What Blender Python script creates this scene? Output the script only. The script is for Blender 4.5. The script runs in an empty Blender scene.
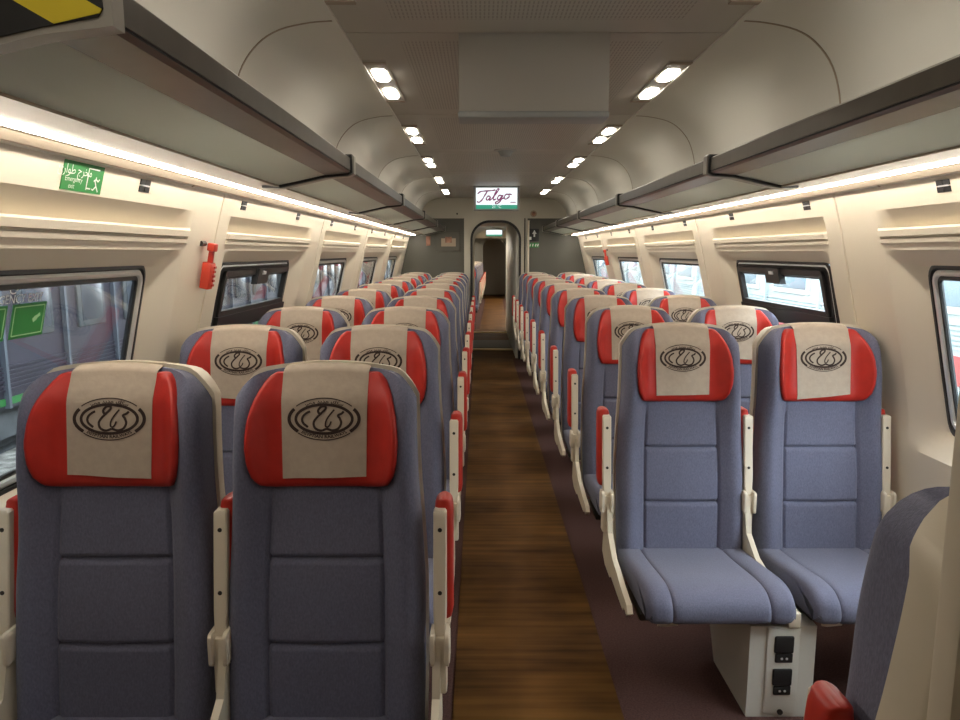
import bpy, bmesh, math, random, unicodedata
from mathutils import Vector, Matrix, Euler
random.seed(7)
scene = bpy.context.scene
COL = scene.collection
XC = 0.187            # aisle centre line; the camera stands a little off it at x = 0
EYE = 1.48

# ---------------------------------------------------------------- camera, world, exposure
cam_d = bpy.data.cameras.new('camera')
cam = bpy.data.objects.new('camera', cam_d)
COL.objects.link(cam)
cam.location = (0, 0, EYE)
cam.rotation_euler = (math.radians(90 - 8.45), 0, 0)
cam_d.sensor_width = 36
cam_d.lens = 27.0
cam_d.clip_start = 0.05
cam_d.clip_end = 300
scene.camera = cam

world = bpy.data.worlds.new('sky')
scene.world = world
world.use_nodes = True
bg = world.node_tree.nodes['Background']
bg.inputs[0].default_value = (0.86, 0.93, 1.0, 1)
bg.inputs[1].default_value = 12.0

scene.view_settings.view_transform = 'Standard'
scene.view_settings.look = 'None'
scene.view_settings.gamma = 1.0
scene.view_settings.use_curve_mapping = False
scene.view_settings.exposure = 0.25

LED = 46.0      # emission of the rack light strips
SPOT = 25.0     # emission of the ceiling lamps

# ---------------------------------------------------------------- materials
def mat(name, color, rough=0.5, metal=0.0, emit=None, var=0.0, vscale=40.0, bump=0.0, bscale=200.0,
        stretch=(1, 1, 1), spec=0.5, sheen=0.0):
    m = bpy.data.materials.new(name)
    m.use_nodes = True
    nt = m.node_tree
    b = nt.nodes['Principled BSDF']
    b.inputs['Base Color'].default_value = (*color, 1)
    b.inputs['Roughness'].default_value = rough
    b.inputs['Metallic'].default_value = metal
    b.inputs['Specular IOR Level'].default_value = spec
    if sheen:
        b.inputs['Sheen Weight'].default_value = sheen
    if emit is not None:
        b.inputs['Emission Color'].default_value = (*emit[0], 1)
        b.inputs['Emission Strength'].default_value = emit[1]
    if var or bump:
        tc = nt.nodes.new('ShaderNodeTexCoord')
        mp = nt.nodes.new('ShaderNodeMapping')
        mp.inputs['Scale'].default_value = stretch
        nt.links.new(tc.outputs['Object'], mp.inputs['Vector'])
    if var:
        n = nt.nodes.new('ShaderNodeTexNoise')
        n.inputs['Scale'].default_value = vscale
        n.inputs['Detail'].default_value = 5
        nt.links.new(mp.outputs[0], n.inputs['Vector'])
        r = nt.nodes.new('ShaderNodeMapRange')
        r.inputs['From Min'].default_value = 0.3
        r.inputs['From Max'].default_value = 0.7
        r.inputs['To Min'].default_value = 1 - var
        r.inputs['To Max'].default_value = 1 + var
        nt.links.new(n.outputs['Fac'], r.inputs['Value'])
        mx = nt.nodes.new('ShaderNodeVectorMath')
        mx.operation = 'SCALE'
        mx.inputs[0].default_value = color
        nt.links.new(r.outputs[0], mx.inputs['Scale'])
        nt.links.new(mx.outputs[0], b.inputs['Base Color'])
    if bump:
        n2 = nt.nodes.new('ShaderNodeTexNoise')
        n2.inputs['Scale'].default_value = bscale
        n2.inputs['Detail'].default_value = 3
        nt.links.new(mp.outputs[0], n2.inputs['Vector'])
        bp = nt.nodes.new('ShaderNodeBump')
        bp.inputs['Strength'].default_value = bump
        bp.inputs['Distance'].default_value = 0.002
        nt.links.new(n2.outputs['Fac'], bp.inputs['Height'])
        nt.links.new(bp.outputs[0], b.inputs['Normal'])
    return m

def glass_mat(name, tint, ior=1.45):
    m = bpy.data.materials.new(name)
    m.use_nodes = True
    nt = m.node_tree
    nt.nodes.clear()
    o = nt.nodes.new('ShaderNodeOutputMaterial')
    mx = nt.nodes.new('ShaderNodeMixShader')
    t = nt.nodes.new('ShaderNodeBsdfTransparent')
    t.inputs[0].default_value = (*tint, 1)
    g = nt.nodes.new('ShaderNodeBsdfGlossy')
    g.inputs['Roughness'].default_value = 0.01
    lw = nt.nodes.new('ShaderNodeLayerWeight')
    lw.inputs['Blend'].default_value = 0.5
    pw = nt.nodes.new('ShaderNodeMath'); pw.operation = 'POWER'; pw.inputs[1].default_value = 5
    f = nt.nodes.new('ShaderNodeMath'); f.operation = 'MULTIPLY_ADD'; f.inputs[1].default_value = 0.9; f.inputs[2].default_value = 0.04
    nt.links.new(lw.outputs['Facing'], pw.inputs[0])
    nt.links.new(pw.outputs[0], f.inputs[0])
    nt.links.new(f.outputs[0], mx.inputs[0])
    nt.links.new(t.outputs[0], mx.inputs[1])
    nt.links.new(g.outputs[0], mx.inputs[2])
    nt.links.new(mx.outputs[0], o.inputs[0])
    return m

M = {}
M['fabric'] = mat('fabric blue grey', (0.128, 0.131, 0.19), 0.9, var=0.16, vscale=260, bump=0.35, bscale=500, stretch=(1, 1, .5), spec=0.15, sheen=0.15)
M['red'] = mat('red leatherette', (0.42, 0.020, 0.012), 0.5, var=0.08, vscale=30, bump=0.12, bscale=350, spec=0.35)
M['cover'] = mat('beige paper cloth', (0.43, 0.355, 0.285), 0.9, var=0.05, vscale=60, bump=0.25, bscale=120, spec=0.1)
M['ink'] = mat('dark brown ink', (0.03, 0.014, 0.01), 0.8)
M['shell'] = mat('cream seat plastic', (0.62, 0.55, 0.43), 0.42, var=0.03, vscale=8, bump=0.05, bscale=600)
M['armwhite'] = mat('ivory arm plastic', (0.68, 0.60, 0.48), 0.4)
M['screw'] = mat('dark screw', (0.03, 0.025, 0.02), 0.5, 0.3)
M['redpad'] = mat('red arm pad', (0.47, 0.026, 0.014), 0.42, var=0.04, vscale=20)
M['wall'] = mat('cream wall panel', (0.70, 0.63, 0.51), 0.45, var=0.015, vscale=3, bump=0.03, bscale=700)
M['cove'] = mat('pale cove panel', (0.68, 0.66, 0.60), 0.6, var=0.015, vscale=2)
M['groove'] = mat('dark joint', (0.06, 0.05, 0.04), 0.8)
M['bronze'] = mat('bronze anodised rail', (0.13, 0.115, 0.095), 0.36, 0.75, var=0.06, vscale=3, stretch=(1, 6, 1))
M['black'] = mat('black rubber', (0.012, 0.012, 0.013), 0.5)
def frost_mat():
    m = mat('frosted green glass', (0.62, 0.63, 0.57), 0.4)
    nt = m.node_tree
    b = nt.nodes['Principled BSDF']
    o = [n for n in nt.nodes if n.type == 'OUTPUT_MATERIAL'][0]
    t = nt.nodes.new('ShaderNodeBsdfTranslucent'); t.inputs[0].default_value = (0.76, 0.78, 0.72, 1)
    mx = nt.nodes.new('ShaderNodeMixShader'); mx.inputs[0].default_value = 0.55
    nt.links.new(b.outputs[0], mx.inputs[1]); nt.links.new(t.outputs[0], mx.inputs[2]); nt.links.new(mx.outputs[0], o.inputs[0])
    return m
M['frost'] = frost_mat()
M['railbrown'] = mat('taupe light housing', (0.36, 0.30, 0.23), 0.5)
M['bracket'] = mat('grey bracket', (0.36, 0.34, 0.30), 0.4, 0.3)
M['alu'] = mat('brushed aluminium', (0.72, 0.74, 0.74), 0.35, 0.6)
M['beam'] = mat('grey painted beam', (0.30, 0.29, 0.27), 0.45, 0.2)
M['led'] = mat('led diffuser', (0.9, 0.9, 0.85), 0.4, emit=((1.0, 0.92, 0.80), LED))
M['lamp'] = mat('lamp lens', (0.9, 0.9, 0.85), 0.4, emit=((1.0, 0.92, 0.80), SPOT))
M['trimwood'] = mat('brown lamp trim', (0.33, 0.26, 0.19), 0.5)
M['grey_end'] = mat('olive grey end panel', (0.085, 0.082, 0.066), 0.5, var=0.04, vscale=4)
M['bulk'] = mat('light bulkhead', (0.50, 0.47, 0.39), 0.5)
M['carpet'] = mat('maroon carpet', (0.088, 0.047, 0.042), 0.95, var=0.25, vscale=160, bump=0.5, bscale=400, spec=0.1)
M['green'] = mat('green sign', (0.025, 0.22, 0.05), 0.5)
M['white'] = mat('white print', (0.75, 0.76, 0.72), 0.5)
M['palegreen'] = mat('pale green line', (0.35, 0.62, 0.33), 0.5)
M['yellow'] = mat('yellow tape', (0.66, 0.52, 0.02), 0.45)
M['hammer'] = mat('red plastic', (0.55, 0.045, 0.02), 0.4)
M['gold'] = mat('brass strip', (0.75, 0.58, 0.30), 0.3, 0.8)
M['part'] = mat('beige partition', (0.50, 0.435, 0.335), 0.5, var=0.02, vscale=5)
M['whitepanel'] = mat('white vestibule panel', (0.66, 0.64, 0.58), 0.45)
M['picture'] = mat('brown notice print', (0.30, 0.14, 0.09), 0.6, var=0.5, vscale=18)
M['screen'] = mat('screen white', (0.1, 0.1, 0.1), 0.3, emit=((0.86, 0.94, 0.96), 1.0))
M['screengreen'] = mat('screen green', (0.02, 0.08, 0.06), 0.3, emit=((0.03, 0.26, 0.17), 1.0))
M['screenink'] = mat('screen purple', (0.05, 0.01, 0.04), 0.4, emit=((0.16, 0.03, 0.09), 1.0))
M['screenwhite'] = mat('screen text', (0.1, 0.1, 0.1), 0.4, emit=((0.8, 0.9, 0.85), 1.0))
M['bezel'] = mat('grey bezel', (0.30, 0.31, 0.30), 0.5)
M['unit'] = mat('grey screen housing', (0.40, 0.375, 0.335), 0.45)
M['glass'] = glass_mat('window glass', (0.93, 0.97, 0.97))
M['ballast'] = mat('ballast', (0.30, 0.29, 0.27), 0.95, var=0.6, vscale=9, bump=1.0, bscale=10)
M['ribs'] = mat('pale train paint', (0.30, 0.355, 0.37), 0.5, var=0.05, vscale=2)
M['trainred'] = mat('train red stripe', (0.30, 0.05, 0.05), 0.5)
M['traindark'] = mat('train underframe', (0.05, 0.055, 0.06), 0.7, var=0.3, vscale=5)
M['trainglass'] = mat('train window', (0.16, 0.21, 0.25), 0.25)
M['navy'] = mat('dark violet train paint', (0.022, 0.018, 0.030), 0.45, var=0.3, vscale=1.5)
M['ribwhite'] = mat('white window surround', (0.46, 0.48, 0.48), 0.5)
M['darkglass'] = mat('dark train window', (0.035, 0.042, 0.055), 0.3)
M['slate'] = mat('slate blue pipe', (0.07, 0.08, 0.10), 0.5)
M['traingreen'] = mat('train green stripe', (0.02, 0.14, 0.03), 0.5)
M['canopy'] = mat('added canopy steel', (0.10, 0.10, 0.10), 0.7)  # only for the added shading roof and its columns
M['concrete'] = mat('platform concrete', (0.34, 0.33, 0.31), 0.9, var=0.15, vscale=4)

def floor_mat():
    m = bpy.data.materials.new('brown wood vinyl')
    m.use_nodes = True
    nt = m.node_tree
    b = nt.nodes['Principled BSDF']
    b.inputs['Roughness'].default_value = 0.6
    b.inputs['Specular IOR Level'].default_value = 0.12
    tc = nt.nodes.new('ShaderNodeTexCoord')
    def noise(scale, st, detail=5):
        mp = nt.nodes.new('ShaderNodeMapping')
        mp.inputs['Scale'].default_value = st
        n = nt.nodes.new('ShaderNodeTexNoise')
        n.inputs['Scale'].default_value = scale
        n.inputs['Detail'].default_value = detail
        nt.links.new(tc.outputs['Object'], mp.inputs[0])
        nt.links.new(mp.outputs[0], n.inputs['Vector'])
        return n
    a = noise(9, (0.16, 3.2, 1))
    c = noise(3, (0.7, 1.2, 1), 3)
    mix = nt.nodes.new('ShaderNodeMath')
    mix.operation = 'MULTIPLY_ADD'
    mix.inputs[1].default_value = 0.55
    nt.links.new(c.outputs['Fac'], mix.inputs[0])
    s = nt.nodes.new('ShaderNodeMath')
    s.operation = 'MULTIPLY'
    s.inputs[1].default_value = 0.5
    nt.links.new(a.outputs['Fac'], s.inputs[0])
    nt.links.new(s.outputs[0], mix.inputs[2])
    cr = nt.nodes.new('ShaderNodeValToRGB')
    e = cr.color_ramp.elements
    e[0].position = 0.36; e[0].color = (0.042, 0.017, 0.004, 1)
    e[1].position = 0.72; e[1].color = (0.17, 0.078, 0.018, 1)
    nt.links.new(mix.outputs[0], cr.inputs[0])
    nt.links.new(cr.outputs[0], b.inputs['Base Color'])
    return m
M['vinyl'] = floor_mat()

def ceiling_mat(perf):
    m = mat('ceiling panel perforated' if perf else 'ceiling panel', (0.46, 0.43, 0.37), 0.55)
    if not perf:
        return m
    nt = m.node_tree
    b = nt.nodes['Principled BSDF']
    tc = nt.nodes.new('ShaderNodeTexCoord')
    sx = nt.nodes.new('ShaderNodeSeparateXYZ')
    nt.links.new(tc.outputs['Object'], sx.inputs[0])
    def wave(out, period, thr):
        a = nt.nodes.new('ShaderNodeMath'); a.operation = 'MULTIPLY'; a.inputs[1].default_value = 1 / period
        nt.links.new(out, a.inputs[0])
        f = nt.nodes.new('ShaderNodeMath'); f.operation = 'FRACT'
        nt.links.new(a.outputs[0], f.inputs[0])
        l = nt.nodes.new('ShaderNodeMath'); l.operation = 'LESS_THAN'; l.inputs[1].default_value = thr
        nt.links.new(f.outputs[0], l.inputs[0])
        return l.outputs[0]
    def inside(out, lo, hi):
        a = nt.nodes.new('ShaderNodeMath'); a.operation = 'GREATER_THAN'; a.inputs[1].default_value = lo
        c = nt.nodes.new('ShaderNodeMath'); c.operation = 'LESS_THAN'; c.inputs[1].default_value = hi
        nt.links.new(out, a.inputs[0]); nt.links.new(out, c.inputs[0])
        p = nt.nodes.new('ShaderNodeMath'); p.operation = 'MULTIPLY'
        nt.links.new(a.outputs[0], p.inputs[0]); nt.links.new(c.outputs[0], p.inputs[1])
        return p.outputs[0]
    def mul(a, c):
        p = nt.nodes.new('ShaderNodeMath'); p.operation = 'MULTIPLY'
        nt.links.new(a, p.inputs[0]); nt.links.new(c, p.inputs[1])
        return p.outputs[0]
    X, Y = sx.outputs[0], sx.outputs[1]
    k = mul(mul(wave(X, 0.0135, 0.38), wave(Y, 0.034, 0.72)), mul(inside(X, -0.47, 0.47), inside(Y, 0.09, 1.33)))
    c = nt.nodes.new('ShaderNodeMix'); c.data_type = 'RGBA'
    c.inputs['A'].default_value = (0.46, 0.43, 0.37, 1)
    c.inputs['B'].default_value = (0.31, 0.29, 0.245, 1)
    nt.links.new(k, c.inputs['Factor'])
    nt.links.new(c.outputs['Result'], b.inputs['Base Color'])
    return m
M['ceil'] = ceiling_mat(True)
M['ceilplain'] = ceiling_mat(False)

# ---------------------------------------------------------------- mesh helpers
class MB:
    def __init__(s):
        s.v = []; s.f = []
    def add(s, v, f):
        n = len(s.v)
        s.v += [tuple(p) for p in v]
        s.f += [tuple(i + n for i in q) for q in f]
        return s
    def box(s, x0, x1, y0, y1, z0, z1, r=0.0, seg=2, rot=None):
        bm = bmesh.new()
        bmesh.ops.create_cube(bm, size=1)
        for v in bm.verts:
            v.co = Vector(((x0 + x1) / 2 + v.co.x * (x1 - x0), (y0 + y1) / 2 + v.co.y * (y1 - y0), (z0 + z1) / 2 + v.co.z * (z1 - z0)))
        if r:
            bmesh.ops.bevel(bm, geom=bm.edges[:], offset=r, segments=seg, profile=0.5, affect='EDGES')
        vs = [v.co.copy() for v in bm.verts]
        if rot:
            vs = [rot @ v for v in vs]
        bm.verts.index_update()
        fs = [[v.index for v in f.verts] for f in bm.faces]
        bm.free()
        return s.add(vs, fs)
    def prism(s, poly, axis, a, b):
        n = len(poly)
        def P(p, t):
            if axis == 'x': return (t, p[0], p[1])
            if axis == 'y': return (p[0], t, p[1])
            return (p[0], p[1], t)
        v = [P(p, a) for p in poly] + [P(p, b) for p in poly]
        f = [tuple(range(n))[::-1], tuple(range(n, 2 * n))]
        f += [(i, (i + 1) % n, n + (i + 1) % n, n + i) for i in range(n)]
        return s.add(v, f)
    def cyl(s, c, r, axis, a, b, n=16, r2=None):
        r2 = r if r2 is None else r2
        poly = [(math.cos(2 * math.pi * i / n), math.sin(2 * math.pi * i / n)) for i in range(n)]
        def P(p, rr, t):
            if axis == 'x': return (t, c[0] + rr * p[0], c[1] + rr * p[1])
            if axis == 'y': return (c[0] + rr * p[0], t, c[1] + rr * p[1])
            return (c[0] + rr * p[0], c[1] + rr * p[1], t)
        v = [P(p, r, a) for p in poly] + [P(p, r2, b) for p in poly]
        f = [tuple(range(n))[::-1], tuple(range(n, 2 * n))]
        f += [(i, (i + 1) % n, n + (i + 1) % n, n + i) for i in range(n)]
        return s.add(v, f)
    def tube(s, path, r, n=8):
        path = [Vector(p) for p in path]
        rings = []
        for i, p in enumerate(path):
            d = (path[min(i + 1, len(path) - 1)] - path[max(i - 1, 0)]).normalized()
            u = d.cross(Vector((0, 0, 1)))
            if u.length < 1e-3: u = d.cross(Vector((1, 0, 0)))
            u.normalize(); w = d.cross(u)
            rings.append([p + r * (math.cos(2 * math.pi * k / n) * u + math.sin(2 * math.pi * k / n) * w) for k in range(n)])
        return s.loft(rings, closed=True, caps=True)
    def loft(s, rings, closed=True, caps=True):
        n = len(rings[0]); m = len(rings)
        v = [p for r in rings for p in r]
        f = []
        for j in range(m - 1):
            for i in range(n if closed else n - 1):
                k = (i + 1) % n
                f.append((j * n + i, j * n + k, (j + 1) * n + k, (j + 1) * n + i))
        if caps:
            f.append(tuple(range(n))[::-1]); f.append(tuple((m - 1) * n + i for i in range(n)))
        return s.add(v, f)
    def slab(s, front, back):
        """front/back: equal grids (rows of points), stitched into a closed skin."""
        R = len(front); C = len(front[0])
        v = [p for r in front for p in r] + [p for r in back for p in r]
        o = R * C
        f = []
        for j in range(R - 1):
            for i in range(C - 1):
                a = j * C + i
                f.append((a, a + 1, a + C + 1, a + C))
                f.append((o + a + C, o + a + C + 1, o + a + 1, o + a))
        rim = [i for i in range(C)] + [j * C + C - 1 for j in range(1, R)] + [(R - 1) * C + i for i in range(C - 2, -1, -1)] + [j * C for j in range(R - 2, 0, -1)]
        for a, b in zip(rim, rim[1:] + rim[:1]):
            f.append((b, a, o + a, o + b))
        return s.add(v, f)
    def ribbon(s, pts, w, place, th=0.0006):
        """flat brush stroke along 2D pts, place(u, v, d) -> 3D with d the lift off the surface"""
        pts = [Vector(p) for p in pts]
        L = []; Rr = []
        for i, p in enumerate(pts):
            d = pts[min(i + 1, len(pts) - 1)] - pts[max(i - 1, 0)]
            if d.length < 1e-9: d = Vector((1, 0))
            d.normalize(); nrm = Vector((-d.y, d.x))
            ww = w[i] if isinstance(w, (list, tuple)) else w
            L.append(p + nrm * ww / 2); Rr.append(p - nrm * ww / 2)
        top = [[place(a.x, a.y, th), place(b.x, b.y, th)] for a, b in zip(L, Rr)]
        bot = [[place(a.x, a.y, 0), place(b.x, b.y, 0)] for a, b in zip(L, Rr)]
        return s.slab(top, bot)
    def mesh(s, name, material, smooth=True, angle=35):
        me = bpy.data.meshes.new(name)
        me.from_pydata(s.v, [], s.f)
        bm = bmesh.new(); bm.from_mesh(me)
        bmesh.ops.recalc_face_normals(bm, faces=bm.faces[:])
        bm.to_mesh(me); bm.free()
        if smooth:
            me.polygons.foreach_set('use_smooth', [True] * len(me.polygons))
            me.set_sharp_from_angle(angle=math.radians(angle))
        me.materials.append(M[material])
        me.update()
        return me
    def obj(s, name, material, parent=None, smooth=True, angle=35):
        return link(name, s.mesh(name, material, smooth, angle), parent)

def link(name, data, parent=None):
    o = bpy.data.objects.new(name, data)
    COL.objects.link(o)
    if parent is not None: o.parent = parent
    return o
def tag(o, label, cat, group=None, kind=None):
    o['label'] = label; o['category'] = cat
    if group: o['group'] = group
    if kind: o['kind'] = kind
    return o
def thing(name, loc, label, cat, group=None, rz=0, kind=None):
    o = link(name, None)
    o.empty_display_size = 0.1
    o.location = loc; o.rotation_euler = (0, 0, rz)
    return tag(o, label, cat, group, kind)
def copy_tree(o, parent=None):
    c = o.copy(); COL.objects.link(c)
    if parent is not None: c.parent = parent
    for ch in KIDS(o): copy_tree(ch, c)
    return c
def KIDS(o): return [x for x in o.children]
def smooth_curve(pts, n=6):
    out = []
    P = [Vector(p) for p in pts]
    for i in range(len(P) - 1):
        a = P[max(i - 1, 0)]; b = P[i]; c = P[i + 1]; d = P[min(i + 2, len(P) - 1)]
        for k in range(n):
            t = k / n
            out.append(0.5 * ((2 * b) + (c - a) * t + (2 * a - 5 * b + 4 * c - d) * t * t + (3 * b - a - 3 * c + d) * t ** 3))
    out.append(P[-1])
    return out
def interp(tab, x):
    if x <= tab[0][0]: return tab[0][1]
    for (a, ya), (b, yb) in zip(tab, tab[1:]):
        if x <= b:
            t = (x - a) / (b - a)
            return ya + (yb - ya) * t
    return tab[-1][1]
def sstep(a, b, x):
    t = min(1, max(0, (x - a) / (b - a)))
    return t * t * (3 - 2 * t)

# text as 2D triangles
FORMS = {}
def arabic(s):
    """joined presentation forms, in left-to-right drawing order"""
    NAMES = {'س': 'SEEN', 'ك': 'KAF', 'ح': 'HAH', 'د': 'DAL', 'ي': 'YEH', 'م': 'MEEM', 'ص': 'SAD', 'ر': 'REH', 'خ': 'KHAH', 'ج': 'JEEM', 'ط': 'TAH', 'و': 'WAW', 'ا': 'ALEF', 'ئ': 'YEH WITH HAMZA ABOVE'}
    NOJOIN = 'دروا'
    out = ''
    for word in s.split(' '):
        w = ''
        for i, ch in enumerate(word):
            prev = i > 0 and word[i - 1] not in NOJOIN
            nxt = i < len(word) - 1 and ch not in NOJOIN
            form = {(0, 0): 'ISOLATED', (0, 1): 'INITIAL', (1, 0): 'FINAL', (1, 1): 'MEDIAL'}[(int(prev), int(nxt))]
            try: w += unicodedata.lookup('ARABIC LETTER %s %s FORM' % (NAMES[ch], form))
            except KeyError: w += ch
        out += w + ' '
    return out.strip()[::-1]
def text2d(body, size=1.0, bold=0.0):
    cu = bpy.data.curves.new('text', 'FONT')
    cu.body = body; cu.size = size; cu.align_x = 'CENTER'; cu.align_y = 'CENTER'
    cu.resolution_u = 2
    cu.offset = bold
    o = bpy.data.objects.new('text', cu); COL.objects.link(o)
    dg = bpy.context.evaluated_depsgraph_get()
    me = bpy.data.meshes.new_from_object(o.evaluated_get(dg))
    v = [(p.co.x, p.co.y) for p in me.vertices]
    f = [tuple(p.vertices) for p in me.polygons]
    bpy.data.objects.remove(o); bpy.data.curves.remove(cu); bpy.data.meshes.remove(me)
    return v, f

# ---------------------------------------------------------------- the coach shell
Y_NEAR, Y_END = -0.78, 10.05
MOD = 1.79
SEAM0 = 1.01
WP = [(0, 1.33), (.3, 1.352), (.6, 1.362), (.9, 1.348), (1.05, 1.322), (1.2, 1.285), (1.34, 1.25), (1.48, 1.217), (1.6, 1.186), (1.72, 1.152)]
def wp(z): return interp(WP, z)
CZ = 2.225     # ceiling height

floor = MB().box(XC - 1.40, XC + 1.40, Y_NEAR, Y_END + .12, -0.08, 0.0).obj('floor', 'carpet')
tag(floor, 'dark maroon carpet under the seat rows', 'floor', kind='structure')
runner = MB().box(XC - 0.275, XC + 0.275, Y_NEAR, Y_END + .1, 0.0, 0.006).obj('floor_runner', 'vinyl', floor)
runner['label'] = 'brown wood-look vinyl strip along the aisle'

def lin(a, b, n): return [a + (b - a) * i / n for i in range(n + 1)]
def stations(breaks, step):
    out = []
    for a, b in zip(breaks, breaks[1:]):
        n = max(1, int(math.ceil((b - a) / step)))
        out += [a + (b - a) * i / n for i in range(n)]
    return out + [breaks[-1]]

G = dict(y0=.25, y1=1.36, z0=.88, z1=1.435)       # glass opening in a module
def reveal_q(y, z):
    qy = min((y - .13) / .12, (1.51 - y) / .14)
    qz = min((1.49 - z) / .055, (z - .79) / .09)
    if qy <= 0 or qz <= 0: return 0.0
    ay = 1 - min(1, qy); az = 1 - min(1, qz)
    return max(0.0, 1 - (ay ** 4 + az ** 4) ** .25)
def relief(y, z, win):
    d = 0.0
    e = min(y, MOD - y)
    if e < .007: d += .007
    if not win: return d
    a, b = .115, 1.53
    if a < y < b and 1.51 < z < 1.625:
        fy = min(1, (y - a) / .012, (b - y) / .055)
        fy2 = min(1, (y - a) / .012, (b - y) / .012)
        d += fy * interp([(1.51, 0), (1.5625, 0), (1.566, .042), (1.625, 0)], z)
        d += fy2 * interp([(1.512, 0), (1.514, -.006), (1.528, -.006), (1.53, .008), (1.534, .008), (1.536, -.010), (1.556, -.010), (1.5625, 0)], z)
    d += .055 * reveal_q(y, z)
    return d
def wall_panel_mesh(sgn, win):
    ys = stations([0, .004, .007, .0075, .115, .127, .13, .19, .25, .30, 1.30, 1.36, 1.43, 1.51, 1.518, 1.53, 1.7825, 1.783, 1.786, MOD], .03)
    zs = stations([0, .6, .79, .835, .88, .93, 1.38, 1.435, 1.46, 1.49, 1.50, 1.512, 1.514, 1.528, 1.53, 1.534, 1.536, 1.556, 1.5625, 1.566, 1.625, 1.626, 1.73], .03)
    mb = MB()
    idx = {}
    for j, z in enumerate(zs):
        for i, y in enumerate(ys):
            idx[i, j] = len(mb.v)
            mb.v.append((sgn * (wp(z) + relief(y, z, win)), y, z))
    for j in range(len(zs) - 1):
        for i in range(len(ys) - 1):
            ym = (ys[i] + ys[i + 1]) / 2; zm = (zs[j] + zs[j + 1]) / 2
            if win and G['y0'] < ym < G['y1'] and G['z0'] < zm < G['z1']: continue
            mb.f.append((idx[i, j], idx[i + 1, j], idx[i + 1, j + 1], idx[i, j + 1]))
    return mb.mesh('wall_panel', 'wall', True, 25)

SIDES = {'left': -1, 'right': 1}
walls = {}
for side, sgn in SIDES.items():
    w = link('wall_' + side, None); w.location = (XC, 0, 0)
    tag(w, 'cream moulded side wall with %s' % ('the emergency exit window' if sgn < 0 else 'windows looking onto the red-striped train'), 'wall', kind='structure')
    walls[side] = w
    mw = wall_panel_mesh(sgn, True); mp_ = wall_panel_mesh(sgn, False)
    for k in range(-1, 5):
        p = link('wall_panel', mp_ if k < 0 else mw, w)
        p.location = (0, SEAM0 + k * MOD, 0)
    # filler strip to the end wall
    prof = [(sgn * wp(z), z) for z in lin(0, 1.73, 12)]
    f = MB(); f.loft([[(x, SEAM0 + 5 * MOD - .002, z) for x, z in prof], [(x, Y_END + .03, z) for x, z in prof]], closed=False, caps=False)
    f.obj('wall_panel', 'wall', w)

# windows
def ring(sgn, off, y0, y1, z0, z1, r, prof):
    """rounded rectangular frame; prof = [(inset, inward)], follows the wall lean"""
    pts = []
    n = 6
    def corner(cy, cz, a0):
        for k in range(n + 1):
            a = math.radians(a0 + 90 * k / n)
            pts.append((cy, cz, math.cos(a), math.sin(a)))
    corner(y1 - r, z1 - r, 0); corner(y0 + r, z1 - r, 90); corner(y0 + r, z0 + r, 180); corner(y1 - r, z0 + r, 270)
    # extra points along the upright sides
    full = []
    m = len(pts)
    for i in range(m):
        full.append(pts[i])
    rings = []
    for ins, inw in prof + prof[:1]:
        rr = []
        for cy, cz, c, s in full:
            rad = max(r - ins, .0005)
            rr.append((cy + c * rad if r > ins else cy + c * (r - ins), cz + s * rad if r > ins else cz + s * (r - ins)))
        rings.append([(sgn * (wp(z) + off - inw), y, z) for y, z in rr])
    mb = MB()
    mb.loft(rings, closed=True, caps=False)
    return mb
def pane_mesh(sgn, off, y0, y1, z0, z1, th=.006, nz=8):
    zs = lin(z0, z1, nz)
    fr = [[(sgn * (wp(z) + off), y, z) for y in (y0, y1)] for z in zs]
    bk = [[(sgn * (wp(z) + off + th), y, z) for y in (y0, y1)] for z in zs]
    return MB().slab(fr, bk)
def bar_mesh(sgn, off0, off1, y0, y1, z0, z1, n=3):
    zs = lin(z0, z1, n)
    fr = [[(sgn * (wp(z) + off0), y, z) for y in (y0, y1)] for z in zs]
    bk = [[(sgn * (wp(z) + off1), y, z) for y in (y0, y1)] for z in zs]
    return MB().slab(fr, bk)
WIN = []
wn = 0
WORDS = ['first', 'second', 'third', 'fourth', 'fifth', 'sixth', 'seventh', 'eighth', 'ninth', 'tenth']
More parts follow.
